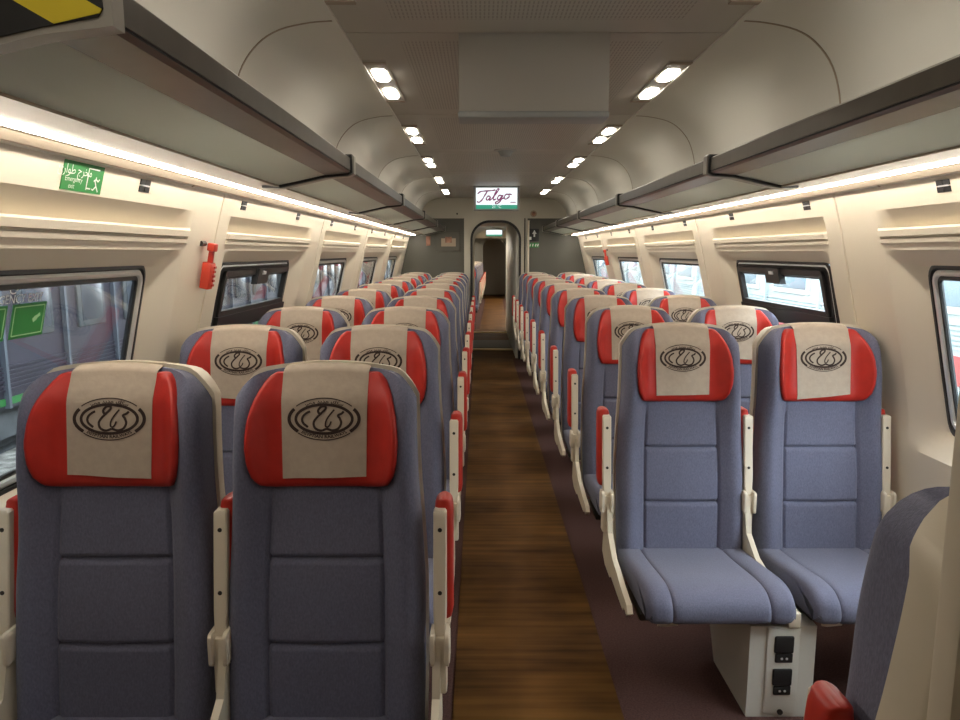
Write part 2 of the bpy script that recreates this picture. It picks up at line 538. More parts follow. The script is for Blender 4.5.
for side, sgn in SIDES.items():
    for k in range(5):
        wn += 1
        w = link('window_%d' % wn, None); w.location = (XC, SEAM0 + k * MOD, 0)
        sd = 'the emergency exit side' if sgn < 0 else 'the side facing the red-striped train'
        lab = ('opening hopper window with thick black frame, %s' % sd) if k == 1 else ('fixed window with aluminium frame, %s from the grey end wall, %s' % (WORDS[4 - k], sd.replace('the side', 'side').replace('the emergency', 'emergency')))
        tag(w, lab, 'window', kind='structure')
        y0, y1, z0, z1 = G['y0'], G['y1'], G['z0'], G['z1']
        ring(sgn, .055, y0 - .012, y1 + .012, z0 - .012, z1 + .012, .055, [(0, .004), (.016, .008), (.022, -.004), (.0, -.03)]).obj('gasket', 'black', w)
        if k == 1:
            ring(sgn, .055, y0 + .006, y1 - .006, z0 + .006, z1 - .006, .045, [(0, 0.002), (.008, .006), (.012, -.002), (0, -.02)]).obj('inner_trim', 'alu', w)
            ring(sgn, .055, y0 + .015, y1 - .015, z0 + .015, z1 - .015, .04, [(0, 0.008), (.05, .008), (.055, -.006), (0, -.02)]).obj('black_border', 'black', w)
            h = ring(sgn, .045, y0 + .045, y1 - .045, 1.20, z1 - .03, .02, [(0, .012), (.028, .012), (.032, -.004), (0, -.01)]).obj('hopper_frame', 'black', w)
            bar_mesh(sgn, .025, .065, y0 + .03, y1 - .03, 1.135, 1.205).obj('cross_bar', 'black', w)
            bar_mesh(sgn, .02, .05, y0 + .47, y0 + .64, z1 - .105, z1 - .03).obj('latch', 'black', h)
            bar_mesh(sgn, .013, .022, y0 + .53, y0 + .57, z1 - .06, z1 - .045).obj('latch_button', 'alu', h)
        else:
            ring(sgn, .055, y0 + .008, y1 - .008, z0 + .008, z1 - .008, .045, [(0, 0.004), (.008, .010), (.017, .008), (.022, -.004), (0, -.02)]).obj('aluminium_frame', 'alu', w)
            ring(sgn, .055, y0 + .026, y1 - .026, z0 + .026, z1 - .026, .03, [(0, 0), (.014, .003), (.016, -.004), (0, -.02)]).obj('black_border', 'black', w)
        pane_mesh(sgn, .058, y0 - .005, y1 + .005, z0 - .005, z1 + .005).obj('pane', 'glass', w)
        WIN.append((side, k, w))

# coved ceiling sides, joined at each panel
COVEP = [(.652, CZ), (.74, CZ - .006), (.84, CZ - .028), (.91, CZ - .07), (.965, CZ - .14), (.995, CZ - .23), (1.005, CZ - .33), (1.01, CZ - .42), (1.05, CZ - .47), (1.152, 1.70)]
COVEP = [tuple(p) for p in smooth_curve(COVEP, 4)]
ceil = link('ceiling', None); ceil.location = (XC, 0, 0)
tag(ceil, 'grey flat ceiling with pale curved side panels', 'ceiling', kind='structure')
CM = 1.63
cj0 = 2.47 - 2 * CM
joints = [cj0 + CM * i for i in range(0, 7)] + [Y_END + .05]
joints[0] = Y_NEAR
for a, b in zip(joints, joints[1:]):
    for sgn in (-1, 1):
        secs = []
        for y, d in ((a, .008), (a + .004, .008), (a + .006, .0), (a + .03, 0), (b - .03, 0), (b - .006, 0), (b - .004, .008), (b, .008)):
            ring_ = []
            for i, (x, z) in enumerate(COVEP):
                p = Vector(COVEP[max(i - 1, 0)]); q = Vector(COVEP[min(i + 1, len(COVEP) - 1)])
                t = (q - p).normalized(); n = Vector((-t.y, t.x))
                if n.y < 0 and n.x < 0: n = -n
                ring_.append((sgn * (x + abs(n.x) * d), y, z + abs(n.y) * d))
            secs.append(ring_)
        MB().loft(secs, closed=False, caps=False).obj('cove_panel', 'cove', ceil, angle=50)
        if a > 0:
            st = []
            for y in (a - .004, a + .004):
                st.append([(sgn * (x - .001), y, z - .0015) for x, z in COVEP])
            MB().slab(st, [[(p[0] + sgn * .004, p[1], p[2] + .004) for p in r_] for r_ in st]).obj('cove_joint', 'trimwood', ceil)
# flat ceiling panels
edges = [Y_NEAR, 1.13, 2.60, 4.07, 5.54, 7.01, 8.48, Y_END + .05]
for a, b in zip(edges, edges[1:]):
    perf = b - a > 1.2 and a > -.5
    mb = MB().box(-.655, .655, 0.004, (b - a) - .004, CZ + .0, CZ + .03)
    p = mb.obj('ceiling_panel', 'ceil' if perf else 'ceilplain', ceil); p.location = (0, a, 0)
MB().box(-.70, .70, Y_NEAR, Y_END + .1, CZ + .03, CZ + .06).obj('joint_backing', 'groove', ceil)
# slim bright edge where cove meets ceiling
for sgn in (-1, 1):
    MB().box(min(sgn * .648, sgn * .662), max(sgn * .648, sgn * .662), Y_NEAR, Y_END, CZ - .008, CZ + .002).obj('edge_trim', 'cove', ceil)

# end wall with arched doorway
DX, DW, DTOP = .03, .345, EYE + .44
def arch(hw, top, rad, n=10):
    pts = [(-hw, 0.0)]
    for k in range(n + 1):
        a = math.pi - (math.pi / 2) * k / n
        pts.append((-hw + rad + rad * math.cos(a), top - rad + rad * math.sin(a)))
    for k in range(n + 1):
        a = math.pi / 2 - (math.pi / 2) * k / n
        pts.append((hw - rad + rad * math.cos(a), top - rad + rad * math.sin(a)))
    pts.append((hw, 0.0))
    return pts
def arch_wall(mb, x0, x1, ztop, hw, top, rad, cx, ya, yb):
    """solid wall piece between x0,x1 with an arched opening"""
    A = [(cx + p[0], p[1]) for p in arch(hw, top, rad)]
    n = len(A)
    out = []
    for (x, z) in A:
        t = (x - (cx - hw)) / (2 * hw)
        if x <= cx - hw + 1e-6: out.append((x0, z))
        elif x >= cx + hw - 1e-6: out.append((x1, z))
        else: out.append((x0 + t * (x1 - x0), ztop))
    # make sure corners exist
    L = []
    Rr = []
    for i in range(n):
        L.append(A[i]); Rr.append(out[i])
    Lf = []; Rf = []
    for i in range(n):
        Lf.append(L[i]); Rf.append(Rr[i])
        if i + 1 < n and Rr[i][0] == x0 and Rr[i + 1][1] == ztop and Rr[i][1] < ztop:
            Lf.append(L[i]); Rf.append((x0, ztop))
        if i + 1 < n and Rr[i][1] == ztop and Rr[i + 1][0] == x1 and Rr[i + 1][1] < ztop:
            Lf.append(L[i + 1]); Rf.append((x1, ztop))
    fr = [[(a[0], ya, a[1]), (b[0], ya, b[1])] for a, b in zip(Lf, Rf)]
    bk = [[(a[0], yb, a[1]), (b[0], yb, b[1])] for a, b in zip(Lf, Rf)]
    mb.slab(fr, bk)
    return mb
endw = link('wall_end', None); endw.location = (XC, Y_END, 0)
tag(endw, 'olive grey end wall around the arched doorway', 'wall', kind='structure')
ZB = EYE + .47
mbL = MB().box(-1.42, DX - DW - .085, 0, .06, 0, ZB).obj('grey_panel', 'grey_end', endw, smooth=False)
mbR = MB().box(DX + DW + .085, 1.42, 0, .06, 0, ZB).obj('grey_panel', 'grey_end', endw, smooth=False)
MB().box(-1.05, 1.05, -.02, .06, ZB, CZ + .02).obj('upper_bulkhead', 'bulk', endw, smooth=False)
for sgn in (-1, 1):
    MB().cyl((sgn * .52 + .02, ZB + .06), .012, 'y', -.026, -.018, 10).obj('bulkhead_screw', 'screw', endw)
door = link('door_1', None); door.location = (XC + DX, Y_END, 0)
tag(door, 'arched cream doorway at the end of the coach', 'doorway', kind='structure')
arch_wall(MB(), -DW - .09, DW + .09, ZB + .005, DW + .0, DTOP, .26, 0, -.015, .05).obj('door_frame', 'bulk', door)
def arch_band(hw, top, rad, w, ya, yb):
    a = arch(hw, top, rad); b = arch(hw - w, top - w, max(rad - w, .02))
    fr = [[(p[0], ya, p[1]), (q[0], ya, q[1])] for p, q in zip(a, b)]
    bk = [[(p[0], yb, p[1]), (q[0], yb, q[1])] for p, q in zip(a, b)]
    return MB().slab(fr, bk)
arch_band(DW + .005, DTOP + .005, .265, .03, -.022, .06).obj('door_gasket', 'black', door)
MB().box(DW + .045, DW + .06, -.03, 0, .0, ZB).obj('frame_slot', 'screw', door)
MB().tube([(DW + .10, -.05, 0.3), (DW + .10, -.05, ZB - .03)], .014).obj('grab_rail', 'armwhite', door)
rw = link('wall_rear', None); rw.location = (XC, Y_NEAR, 0)
tag(rw, 'plain cream wall closing the near end of the coach', 'wall', kind='structure')
MB().box(-1.42, 1.42, -.05, 0, 0, CZ + .03).obj('rear_panel', 'part', rw, smooth=False)

# partition behind the seat that faces down the coach
MB_ = MB().box(0, .87, -.02, .02, 0, 1.74, .008)
pt = MB_.obj('partition', 'part'); pt.location = (XC + .29, .69, 0)
tag(pt, 'upright beige partition panel behind the seat facing away', 'partition')

# ---------------------------------------------------------------- luggage racks
ZR = EYE
def rack(sgn, k, a, b, label):
    root = thing('luggage_rack', (XC, a, 0), label, 'luggage rack', 'overhead luggage racks')
    L = b - a
    def P(pts): return [(sgn * x, z) for x, z in pts]
    g = .012
    MB().prism(P([(.668, ZR + .304), (.668, ZR + .347), (.676, ZR + .354), (.70, ZR + .354), (.71, ZR + .32), (.71, ZR + .312)]), 'y', .001, L - .045).obj('front_rail', 'bronze', root, angle=20)
    MB().prism(P([(.671, ZR + .299), (.671, ZR + .305), (.71, ZR + .310), (.71, ZR + .298)]), 'y', .001, L - .045).obj('black_seal', 'black', root)
    MB().prism(P([(.669, ZR + .299), (.71, ZR + .312), (.762, ZR + .300), (.762, ZR + .286), (.68, ZR + .293)]), 'y', .001, L - .045).obj('under_rail', 'bronze', root, angle=20)
    MB().prism(P([(.757, ZR + .288), (.757, ZR + .298), (.945, ZR + .258), (.945, ZR + .248)]), 'y', .001, L - .045).obj('glass_shelf', 'frost', root)
    MB().prism(P([(.935, ZR + .243), (.94, ZR + .262), (.985, ZR + .275), (1.15, ZR + .27), (1.145, ZR + .224), (1.125, ZR + .222), (1.105, ZR + .238), (1.06, ZR + .246), (.99, ZR + .250)]), 'y', 0, L).obj('back_rail', 'railbrown', root, angle=25)
    MB().prism(P([(1.064, ZR + .244), (1.066, ZR + .249), (1.082, ZR + .247), (1.086, ZR + .238), (1.076, ZR + .237)]), 'y', .006, L - .006).obj('light_strip', 'led', root)
    arm = [(.657, ZR + .292), (.657, ZR + .356), (.664, ZR + .364), (.71, ZR + .364), (.72, ZR + .328), (.95, ZR + .275), (1.0, ZR + .265), (1.0, ZR + .238), (.94, ZR + .236), (.76, ZR + .276), (.68, ZR + .283)]
    br = MB().prism(P(arm), 'y', L - .040, L - .001).obj('end_bracket', 'bracket', root, angle=20)
    MB().prism(P([(x + (.005 if x < .66 else 0), z + (.003 if z < ZR + .3 else -.003)) for x, z in arm]), 'y', L - .052, L - .038).obj('bracket_seal', 'black', br)
    return root
seams = [SEAM0 + MOD * i for i in range(6)]
racks = {}
for side, sgn in SIDES.items():
    for i in range(5):
        sd = 'emergency exit side' if sgn < 0 else 'red-striped train side'
        racks[side, i] = rack(sgn, i, seams[i], seams[i + 1] - (0 if i < 4 else 0.03), 'bronze luggage rack, %s from the grey end wall, %s' % (WORDS[4 - i], sd))
# taped end plate of the first rack on each side
for side, sgn in SIDES.items():
    r = racks[side, 0]
    pts = [(.664, ZR + .292), (.664, ZR + .43), (.676, ZR + .45), (.75, ZR + .47), (1.0, ZR + .47), (1.0, ZR + .232), (.945, ZR + .240), (.755, ZR + .282)]
    pl = MB().prism([(sgn * x, z) for x, z in pts], 'y', -.02, .012).obj('end_plate', 'bracket', r, angle=20)
    ins = [(.682, ZR + .303), (.675, ZR + .313), (.682, ZR + .44), (.76, ZR + .455), (.995, ZR + .455), (.995, ZR + .243), (.945, ZR + .250), (.758, ZR + .290)]
    MB().prism([(sgn * x, z) for x, z in ins], 'y', -.0225, -.019).obj('black_tape', 'black', pl)
    for x0 in (.655, .845):
        q = []
        def clip(poly):
            # clip stripe polygon to the plate interior (convex)
            res = poly
            C = ins if True else ins
            cx = sum(p[0] for p in C) / len(C); cz = sum(p[1] for p in C) / len(C)
            for (ax, az), (bx, bz) in zip(C, C[1:] + C[:1]):
                def sd(p): return (bx - ax) * (p[1] - az) - (bz - az) * (p[0] - ax)
                s0 = 1 if sd((cx, cz)) > 0 else -1
                new = []
                for p, n in zip(res, res[1:] + res[:1]):
                    dp, dn = sd(p) * s0, sd(n) * s0
                    if dp >= 0: new.append(p)
                    if dp * dn < 0:
                        t = dp / (dp - dn)
                        new.append((p[0] + t * (n[0] - p[0]), p[1] + t * (n[1] - p[1])))
                res = new
                if not res: break
            return res
        st = clip([(x0 - .035, ZR + .28), (x0 + .060, ZR + .28), (x0 + .410, ZR + .48), (x0 + .315, ZR + .48)])
        if len(st) > 2:
            MB().prism([(sgn * x, z) for x, z in st], 'y', -.0235, -.0215).obj('yellow_stripe', 'yellow', pl)

# ---------------------------------------------------------------- ceiling lamps, smoke detector, screens
def lamp(sgn, y, label):
    t = thing('ceiling_lamp_offscreen' if y < 1 else 'ceiling_lamp', (XC + sgn * .603, y, CZ), label, 'lamp', 'twin ceiling lamps beside the curved panels')
    MB().box(-.046, .046, -.38, .38, -.005, .004, .002).obj('trim_plate', 'ceilplain', t)
    for a, b in ((-.375, -.345), (.345, .375)):
        MB().box(-.045, .045, a, b, -.008, -.003).obj('end_slot', 'trimwood', t)
    for a in (-.175, .175):
        o = MB(); n = 20
        poly = []
        for i in range(n):
            an = 2 * math.pi * i / n
            c, s = math.cos(an), math.sin(an)
            poly.append((.030 * math.copysign(abs(c) ** .5, c), a + .10 * math.copysign(abs(s) ** .5, s)))
        o.prism(poly, 'z', -.011, -.003).obj('lens_offscreen' if y < 2.5 else 'lens', 'lamp', t)
    return t
LY = [0.50, 1.92, 3.34, 4.75, 6.14, 7.58, 8.98]
for i, y in enumerate(LY):
    for sgn in (-1, 1):
        lamp(sgn, y, 'twin ceiling lamp, %s pair from the end bulkhead, %s side' % (WORDS[len(LY) - 1 - i], 'emergency exit' if sgn < 0 else 'red-striped train'))
t = thing('smoke_detector', (XC, 5.43, CZ), 'round smoke detector on the grey ceiling', 'smoke detector')
MB().cyl((0, 0), .085, 'z', -.008, .002, 24).obj('base_plate', 'unit', t)
MB().cyl((0, 0), .035, 'z', -.045, -.006, 20, .06).obj('sensor_head', 'bezel', t)

def screen_unit(y, facing, label):
    t = thing('ceiling_screen', (XC, y, 0), label, 'screen')
    W, z0, z1, D = .26, EYE + .475, CZ + .004, .13
    if facing:   # screen looks at the camera
        MB().box(-.26, .26, 0, D, z0, z1, .006).obj('housing', 'bezel', t)
        s = MB().box(-.232, .232, -.003, .01, z0 + .062, z1 - .024).obj('display', 'screen', t)
        MB().box(-.232, .232, -.004, .01, z0 + .018, z0 + .062).obj('status_band', 'screengreen', t)
        return t, z0, z1
    # its back: plain sloping cover with a lip below
    MB().prism([(0, z1), (0.0, z0 + .03), (.008, z0 + .006), (.014, z0), (D, z0), (D, z1)], 'x', -W, W).obj('housing', 'unit', t, angle=20)
    MB().box(-W - .003, W + .003, -.003, D, z0 - .008, z0 + .014, .005).obj('lower_lip', 'bezel', t)
    return t, z0, z1
screen_unit(2.605, False, 'blank grey back of the ceiling screen above the aisle')
tv, tz0, tz1 = screen_unit(8.28, True, 'lit ceiling screen showing a cursive word over a green band')
def on_tv(u, v, d): return (u, -.0035 - d, v)
U = (tz1 - tz0)
def S(pts): return [(-.215 + p[0] * .0046 - p[1] * .0006, tz0 + .225 - p[1] * .0036) for p in pts]
word = [
    [(2, 12), (8, 5), (20, 3), (34, 2), (44, 0)],
    [(25, 3), (20, 16), (15, 30), (8, 38), (4, 34)],
    [(34, 20), (28, 19), (25, 27), (29, 31), (35, 22), (33, 31), (38, 28)],
    [(38, 28), (48, 8), (52, -2), (48, -2), (43, 18), (43, 30), (49, 27)],
    [(62, 17), (55, 17), (52, 26), (57, 29), (64, 16), (60, 34), (52, 42), (50, 37), (68, 24)],
    [(78, 13), (71, 14), (68, 23), (73, 28), (80, 20), (78, 13), (86, 14)],
]
wd = MB()
for st in word:
    c = smooth_curve(S(st), 6)
    wd.ribbon(c, [.010 + .006 * abs(math.sin(i * .35)) for i in range(len(c))], on_tv, .0012)
wd.obj('lettering', 'screenink', tv)
tx = MB(); v, f = text2d('21 °C', .045)
tx.add([on_tv(p[0], tz0 + .040 + p[1], .0015) for p in v], f); tx.obj('status_text', 'screenwhite', tv, False)
tx = MB().box(.155, .215, -.0045, -.003, tz0 + .085, tz0 + .095).obj('caption_line', 'screenink', tv)

# ---------------------------------------------------------------- seats
ZB0, ZT = .35, 1.215
def y0(z): return .11 * (z - .42) / .79
WB = [(.34, .230), (.5, .234), (.7, .233), (.85, .224), (.95, .216), (1.05, .212), (1.15, .211), (1.22, .204)]
def ztop(s): return ZT - .026 * s * s - .055 * (max(0, abs(s) - .72) / .28) ** 2.4
def yback(x, z):
    w = interp(WB, z); s = min(1, abs(x) / w)
    b = .034 * sstep(.56, .84, s) * (1 - .35 * sstep(.95, 1.2, z)) + .012 * math.exp(-((z - .62) / .14) ** 2) * (1 - s)
    q = min(1, max(0, (s - .84) / .16))
    r = .055 * (1 - math.sqrt(max(0, 1 - q * q)))
    g = .009 * math.exp(-((s - .59) / .022) ** 2) * (1 - sstep(.88, .93, z))
    if s < .59:
        for zz in (.766, .566):
            g += .011 * math.exp(-((z - zz) / .0065) ** 2)
    topr = .03 * sstep(1.13, 1.22, z)
    wing = .032 * sstep(.60, .92, s) * sstep(.80, 1.06, z) * (1 - .75 * sstep(1.10, 1.215, z))
    return y0(z) - b - wing + r + g + topr
def backrest_mesh():
    ss = sorted(set([round(x, 4) for x in lin(-1, 1, 44)] + [s * k for s in (-1, 1) for k in (.545, .565, .58, .59, .60, .615, .635, .97, .985, .995)]))
    ts = sorted(set([round(x, 4) for x in lin(0, 1, 26)] + [(z - ZB0) / (ZT - .008 - ZB0) for zz in (.766, .566) for z in (zz - .018, zz - .012, zz - .007, zz - .003, zz, zz + .003, zz + .007, zz + .012, zz + .018)]))
    fr = []; bk = []
    for t in ts:
        a = []; b = []
        for s in ss:
            z = ZB0 + t * (ztop(s) - ZB0)
            x = s * interp(WB, z)
            a.append((x, yback(x, z), z)); b.append((x * .98, y0(z) + .092, z - .004 * t))
        fr.append(a); bk.append(b)
    return MB().slab(fr, bk).mesh('backrest', 'fabric', True, 60)
def shell_mesh():
    ss = sorted(lin(-1, 1, 28) + [-.96, -.98, .96, .98]); ts = lin(0, 1, 24)
    fr = []; bk = []
    for t in ts:
        a = []; b = []
        for s in ss:
            z = ZB0 - .03 + t * (ztop(s) + .008 - ZB0 + .03)
            w = interp(WB, z) + .005
            x = s * w
            edge = max(abs(s) ** 6, t ** 10)
            a.append((x, y0(z) + .066 - .025 * sstep(1.1, 1.2, z), z)); b.append((x * .97, y0(z) + .165 - .045 * edge, z - .012 * t))
        fr.append(a); bk.append(b)
    return MB().slab(fr, bk).mesh('back_shell', 'shell', True, 40)
HZ = .935
HWT = [(.935, .118), (.938, .138), (.945, .150), (.965, .163), (1.0, .172), (1.05, .176), (1.10, .172), (1.14, .163), (1.17, .151), (1.19, .139), (1.205, .126), (1.215, .112)]
def yhead(x, z):
    hw = interp(HWT, z); s = min(1, abs(x) / hw)
    e = min(1, (1 - s) / .10); e2 = min(1, max(0, z - HZ) / .03)
    dome = math.sqrt(max(0, 1 - (1 - e) ** 2)) * math.sqrt(max(0, 1 - (1 - e2) ** 2))
    return yback(x, z) + .003 - .021 * dome - .008 * sstep(.55, .9, s) * dome
def headrest_mesh():
    ss = sorted(set(lin(-1, 1, 20) + [k * s for k in (-1, 1) for s in (.93, .96, .985)])); zs = sorted(lin(.953, 1.2, 14) + [.935, .937, .940, .945])
    fr = []; bk = []
    for z in zs:
        a = []; b = []
        for s in ss:
            zz = min(z, ztop(s * .8) - .001) if z > 1.15 else z
            x = s * interp(HWT, z)
            a.append((x, yhead(x, zz), zz)); b.append((x, yback(x, zz) + .02, zz))
        fr.append(a); bk.append(b)
    return MB().slab(fr, bk).mesh('headrest', 'red', True, 60)
CVX = .101
def cover_point(x, l, skew=0.0, bot=.968):
    """l runs from the lower front hem up, over the top and down the back"""
    zt = ztop(x / .206) + .0005
    zb = bot + skew * x
    Lf = zt - .012 - zb
    if l <= Lf:
        z = zb + l
        return (x * (1 - .04 * (1 - l / Lf)) + .12 * skew * (Lf - l), yhead(min(.09, abs(x)), z) - .0035 - .002 * math.sin(x * 40 + 1) * (1 - l / Lf), z)
    a = (l - Lf) / .06
    yf = yhead(min(.09, abs(x)), zt - .012) - .0035
    yb = y0(zt) + .12
    if a < 1:
        return (x, yf + (yb - yf) * (1 - math.cos(math.pi * a)) / 2, zt - .012 + .0165 * math.sin(math.pi * a))
    return (x, yb + .03 * (a - 1), zt - .012 - (a - 1) * .06)
def cover_mesh(skew, bot):
    xs = lin(-CVX, CVX, 10)
    zt = ZT - .02
    fs = [('f', q) for q in lin(0, 1, 14)] + [('b', q) for q in (.08, .2, .35, .5, .65, .8, .92, 1.0, 1.6)]
    ls = fs
    def LL(x, q):
        Lf = ztop(x / .206) + .0005 - .012 - (bot + skew * x)
        return Lf * q[1] if q[0] == 'f' else Lf + .06 * q[1]
    fr = [[cover_point(x, LL(x, q), skew, bot) for x in xs] for q in fs]
    def off(P, i, j):
        p = Vector(P[i][j])
        c = Vector((0, y0(p.z) + .05, min(p.z, ZT - .06)))
        d = (c - p); d.x = 0
        return p + d.normalized() * .0018
    bk = [[off(fr, i, j) for j in range(len(xs))] for i in range(len(ls))]
    return MB().slab(fr, bk).mesh('headrest_cover', 'cover', True, 60)
def emblem_mesh(skew, bot):
    EZ = 1.098
    def place(u, v, d):
        x = u; z = EZ + v
        p = cover_point(x, z - (bot + skew * x), skew, bot)
        return (u, p[1] - .0006 - d, z)
    k = .083 / 275           # metres per emblem unit
    mb = MB()
    def st(pts, w): mb.ribbon([((p[0] - 370) * k, (380 - p[1]) * k) for p in smooth_curve(pts, 5)], w * k * 1.35, place)
    def arc(a, b, rx, ry, w, n=26):
        pts = [(rx * k * math.cos(math.radians(a + (b - a) * i / n)), ry * k * math.sin(math.radians(a + (b - a) * i / n))) for i in range(n + 1)]
        mb.ribbon(pts, w * k * 1.25, place)
    arc(0, 360, 218, 110, 17, 48)
    arc(148, 222, 270, 143, 20, 14); arc(-42, 32, 270, 143, 20, 14)
    arc(38, 142, 272, 158, 6); arc(222, 318, 270, 160, 6)
    st([(262, 322), (240, 332), (212, 355), (200, 385), (212, 415), (246, 442)], 13)
    st([(352, 340), (330, 334), (326, 312), (350, 286), (380, 284), (382, 302), (355, 330), (312, 372), (290, 410), (302, 450), (345, 468), (388, 454)], 13)
    st([(450, 308), (412, 352), (386, 395), (382, 432), (398, 440), (414, 425), (426, 398)], 9)
    st([(522, 322), (506, 338), (478, 352), (492, 376), (502, 412), (480, 452), (436, 466), (388, 452)], 13)
    v, f = text2d('EGYPTIAN RAILWAYS', 1.0, .03)
    w = max(p[0] for p in v) - min(p[0] for p in v)
    def bend(p, a0, a1, rx, ry, h, up):
        t = (p[0] / w) + .5
        a = math.radians(a0 + (a1 - a0) * t)
        r = p[1] * h * (1 if up else -1)
        return ((rx + r) * k * math.cos(a), (ry + r) * k * math.sin(a))
    mb.add([place(*bend(p, 226, 314, 247, 136, 34, False), .0006) for p in v], f)
    v, f = text2d(arabic('سكك حديد مصر'), 1.0, .03)
    w = max(p[0] for p in v) - min(p[0] for p in v)
    mb.add([place(*bend(p, 128, 52, 246, 134, 36, True), .0006) for p in v], f)
    return mb.mesh('emblem', 'ink', False)
def cushion_mesh():
    prof = [(.03, .32), (.03, .388), (-.02, .394), (-.12, .404), (-.25, .422), (-.36, .436), (-.43, .432), (-.468, .408), (-.480, .375), (-.472, .348), (-.43, .336), (-.3, .328), (-.1, .32)]
    c = smooth_curve(prof + prof[:1], 3)[:-1]
    rings = []
    cy, cz = -.22, .37
    for x in sorted([s * k for s in (-1, 1) for k in (.0, .06, .12, .140, .148, .1515, .155, .163, .18, .20, .215, .225, .231, .232)]):
        if x == 0 and rings and abs(rings[-1][0][0]) < 1e-9: continue
        a = abs(x)
        q = min(1, max(0, (a - .20) / .032)); sc = .022 * (1 - math.sqrt(max(0, 1 - q * q)))
        g = .007 * math.exp(-((a - .1515) / .004) ** 2)
        lift = .010 * sstep(.13, .2, a)
        rr = []
        for p in c:
            d = Vector((cy - p[0], cz - p[1])); 
            n = Vector((math.copysign(1, d.x) if abs(d.x) > .17 else 0, math.copysign(1, d.y)))
            top = p[1] > .38
            rr.append((x, p[0] + (n.x * (sc + (g if p[0] < -.2 else 0))), p[1] + n.y * sc + (lift - g if top else 0)))
        rings.append(rr)
    return MB().loft(rings).mesh('seat_cushion', 'fabric', True, 50)
def arm_meshes(padw, full):
    """raised armrest at x = 0, leaning with the back"""
    bar = MB(); pad = MB(); piv = MB(); scr = MB()
    def yy(z): return y0(z) - .018
    w = .0155
    secs = []
    for z, ww, dep in ((.56, .013, .0), (.60, .013, .0), (.635, .0145, .0), (.66, w, 0), (.87, w, 0), (.884, w, 0), (.889, w - .004, .003)):
        y = yy(z) + dep
        secs.append([(-ww, y - .011, z), (-ww + .003, y - .014, z), (ww - .003, y - .014, z), (ww, y - .011, z), (ww, y + .014, z), (-ww, y + .014, z)])
    bar.loft(secs)
    psec = []
    n = 16
    for z, f in ((.625, .55), (.632, .85), (.65, 1), (.86, 1), (.878, 1), (.888, .98), (.896, .93), (.902, .84), (.906, .68), (.908, .45), (.9085, .2)):
        cy = yy(z) + .036
        psec.append([(padw * f * math.copysign(abs(math.cos(a)) ** .55, math.cos(a)), cy + .031 * (f if z < .9 else 1) * math.copysign(abs(math.sin(a)) ** .55, math.sin(a)), z) for a in [2 * math.pi * i / n for i in range(n)]])
    pad.loft(psec)
    piv.box(-.0235, -.010, yy(.57) - .034, yy(.57) + .030, .535, .615, .011, 3)
    piv.box(.010, .0235, yy(.57) - .034, yy(.57) + .030, .535, .615, .011, 3)
    piv.box(-.016, .016, yy(.57) - .020, yy(.57) + .022, .46, .60, .006, 2)
    s = [MB().cyl((0, z), .0052, 'y', yy(z) - .0152, yy(z) - .010, 10) for z in (.70, .845)]
    return bar.mesh('armrest', 'armwhite', True, 30), pad.mesh('arm_pad', 'redpad', True, 50), piv.mesh('pivot_housing', 'armwhite', True, 40), [q.mesh('screw', 'screw') for q in s]
MESH = {}
def build_seat_meshes():
    MESH['back'] = backrest_mesh(); MESH['shell'] = shell_mesh(); MESH['head'] = headrest_mesh()
    MESH['cover'] = [cover_mesh(s, b) for s, b in ((0.02, .962), (.10, .955), (-.05, .964))]
    MESH['emblem'] = [emblem_mesh(s, b) for s, b in ((0.02, .962), (.10, .955), (-.05, .964))]
    MESH['cushion'] = cushion_mesh()
    MESH['arm'] = {'wide': arm_meshes(.0225, True), 'slim': arm_meshes(.019, True)}
    fin = [(.02, .60), (-.01, .60), (-.05, .47), (-.14, .415), (-.30, .385), (-.40, .372), (-.42, .352), (-.40, .335), (-.36, .345), (-.34, .325), (-.25, .33), (-.12, .34), (-.10, .325), (.0, .33), (.06, .36)]
    MESH['fin'] = MB().prism(fin, 'x', -.009, .009).mesh('side_frame', 'shell', True, 30)
    MESH['lever'] = MB().tube([(.03, -.34, .360), (.03, -.39, .330), (.025, -.42, .312), (-.02, -.425, .311), (-.035, -.425, .313)], .006, 8).mesh('lever', 'armwhite')
    MESH['block'] = MB().box(-.02, .02, -.44, -.30, .314, .365, .006).mesh('centre_block', 'armwhite')
    MESH['pan'] = MB().box(-.21, .21, -.40, .10, .314, .345, .01).mesh('seat_pan', 'screw')
build_seat_meshes()
def make_arm(root, x, kind, lean=0):
    a, p, v, s = MESH['arm'][kind]
    o = link('armrest', a, root); o.location = (x, 0, 0)
    q = link('arm_pad', p, o); q['label'] = 'red pad'; q.location = (lean * .008, 0, 0)
    link('pivot_housing', v, o)
    for q in s: link('screw', q, o)
    return o
def make_seat(loc, label, group, aisle_sign, arms, rz=0, variant=0):
    """aisle_sign: which local x side is the aisle; arms: [(side, kind)]"""
    r = thing('train_seat', loc, label, 'seat', group, rz)
    link('seat_cushion', MESH['cushion'], r)
    link('seat_pan', MESH['pan'], r)
    link('backrest', MESH['back'], r)
    link('back_shell', MESH['shell'], r)
    link('headrest', MESH['head'], r)['label'] = 'red winged headrest'
    c = link('headrest_cover', MESH['cover'][variant], r)
    link('emblem', MESH['emblem'][variant], c)
    for ax, kind in arms: make_arm(r, ax, kind, aisle_sign)
    for ax, kind in arms:
        o = link('side_frame', MESH['fin'], r); o.location = (math.copysign(abs(ax) - .008, ax), 0, 0)
    if len(arms) > 1:
        o = link('centre_block', MESH['block'], r); o.location = (arms[1][0], 0, 0)
    o = link('lever', MESH['lever'], r); o.location = (-.15, 0, .008)
    return r
PITCH = .905
SXL = (.550, 1.050)
SXR = (.560, 1.078)
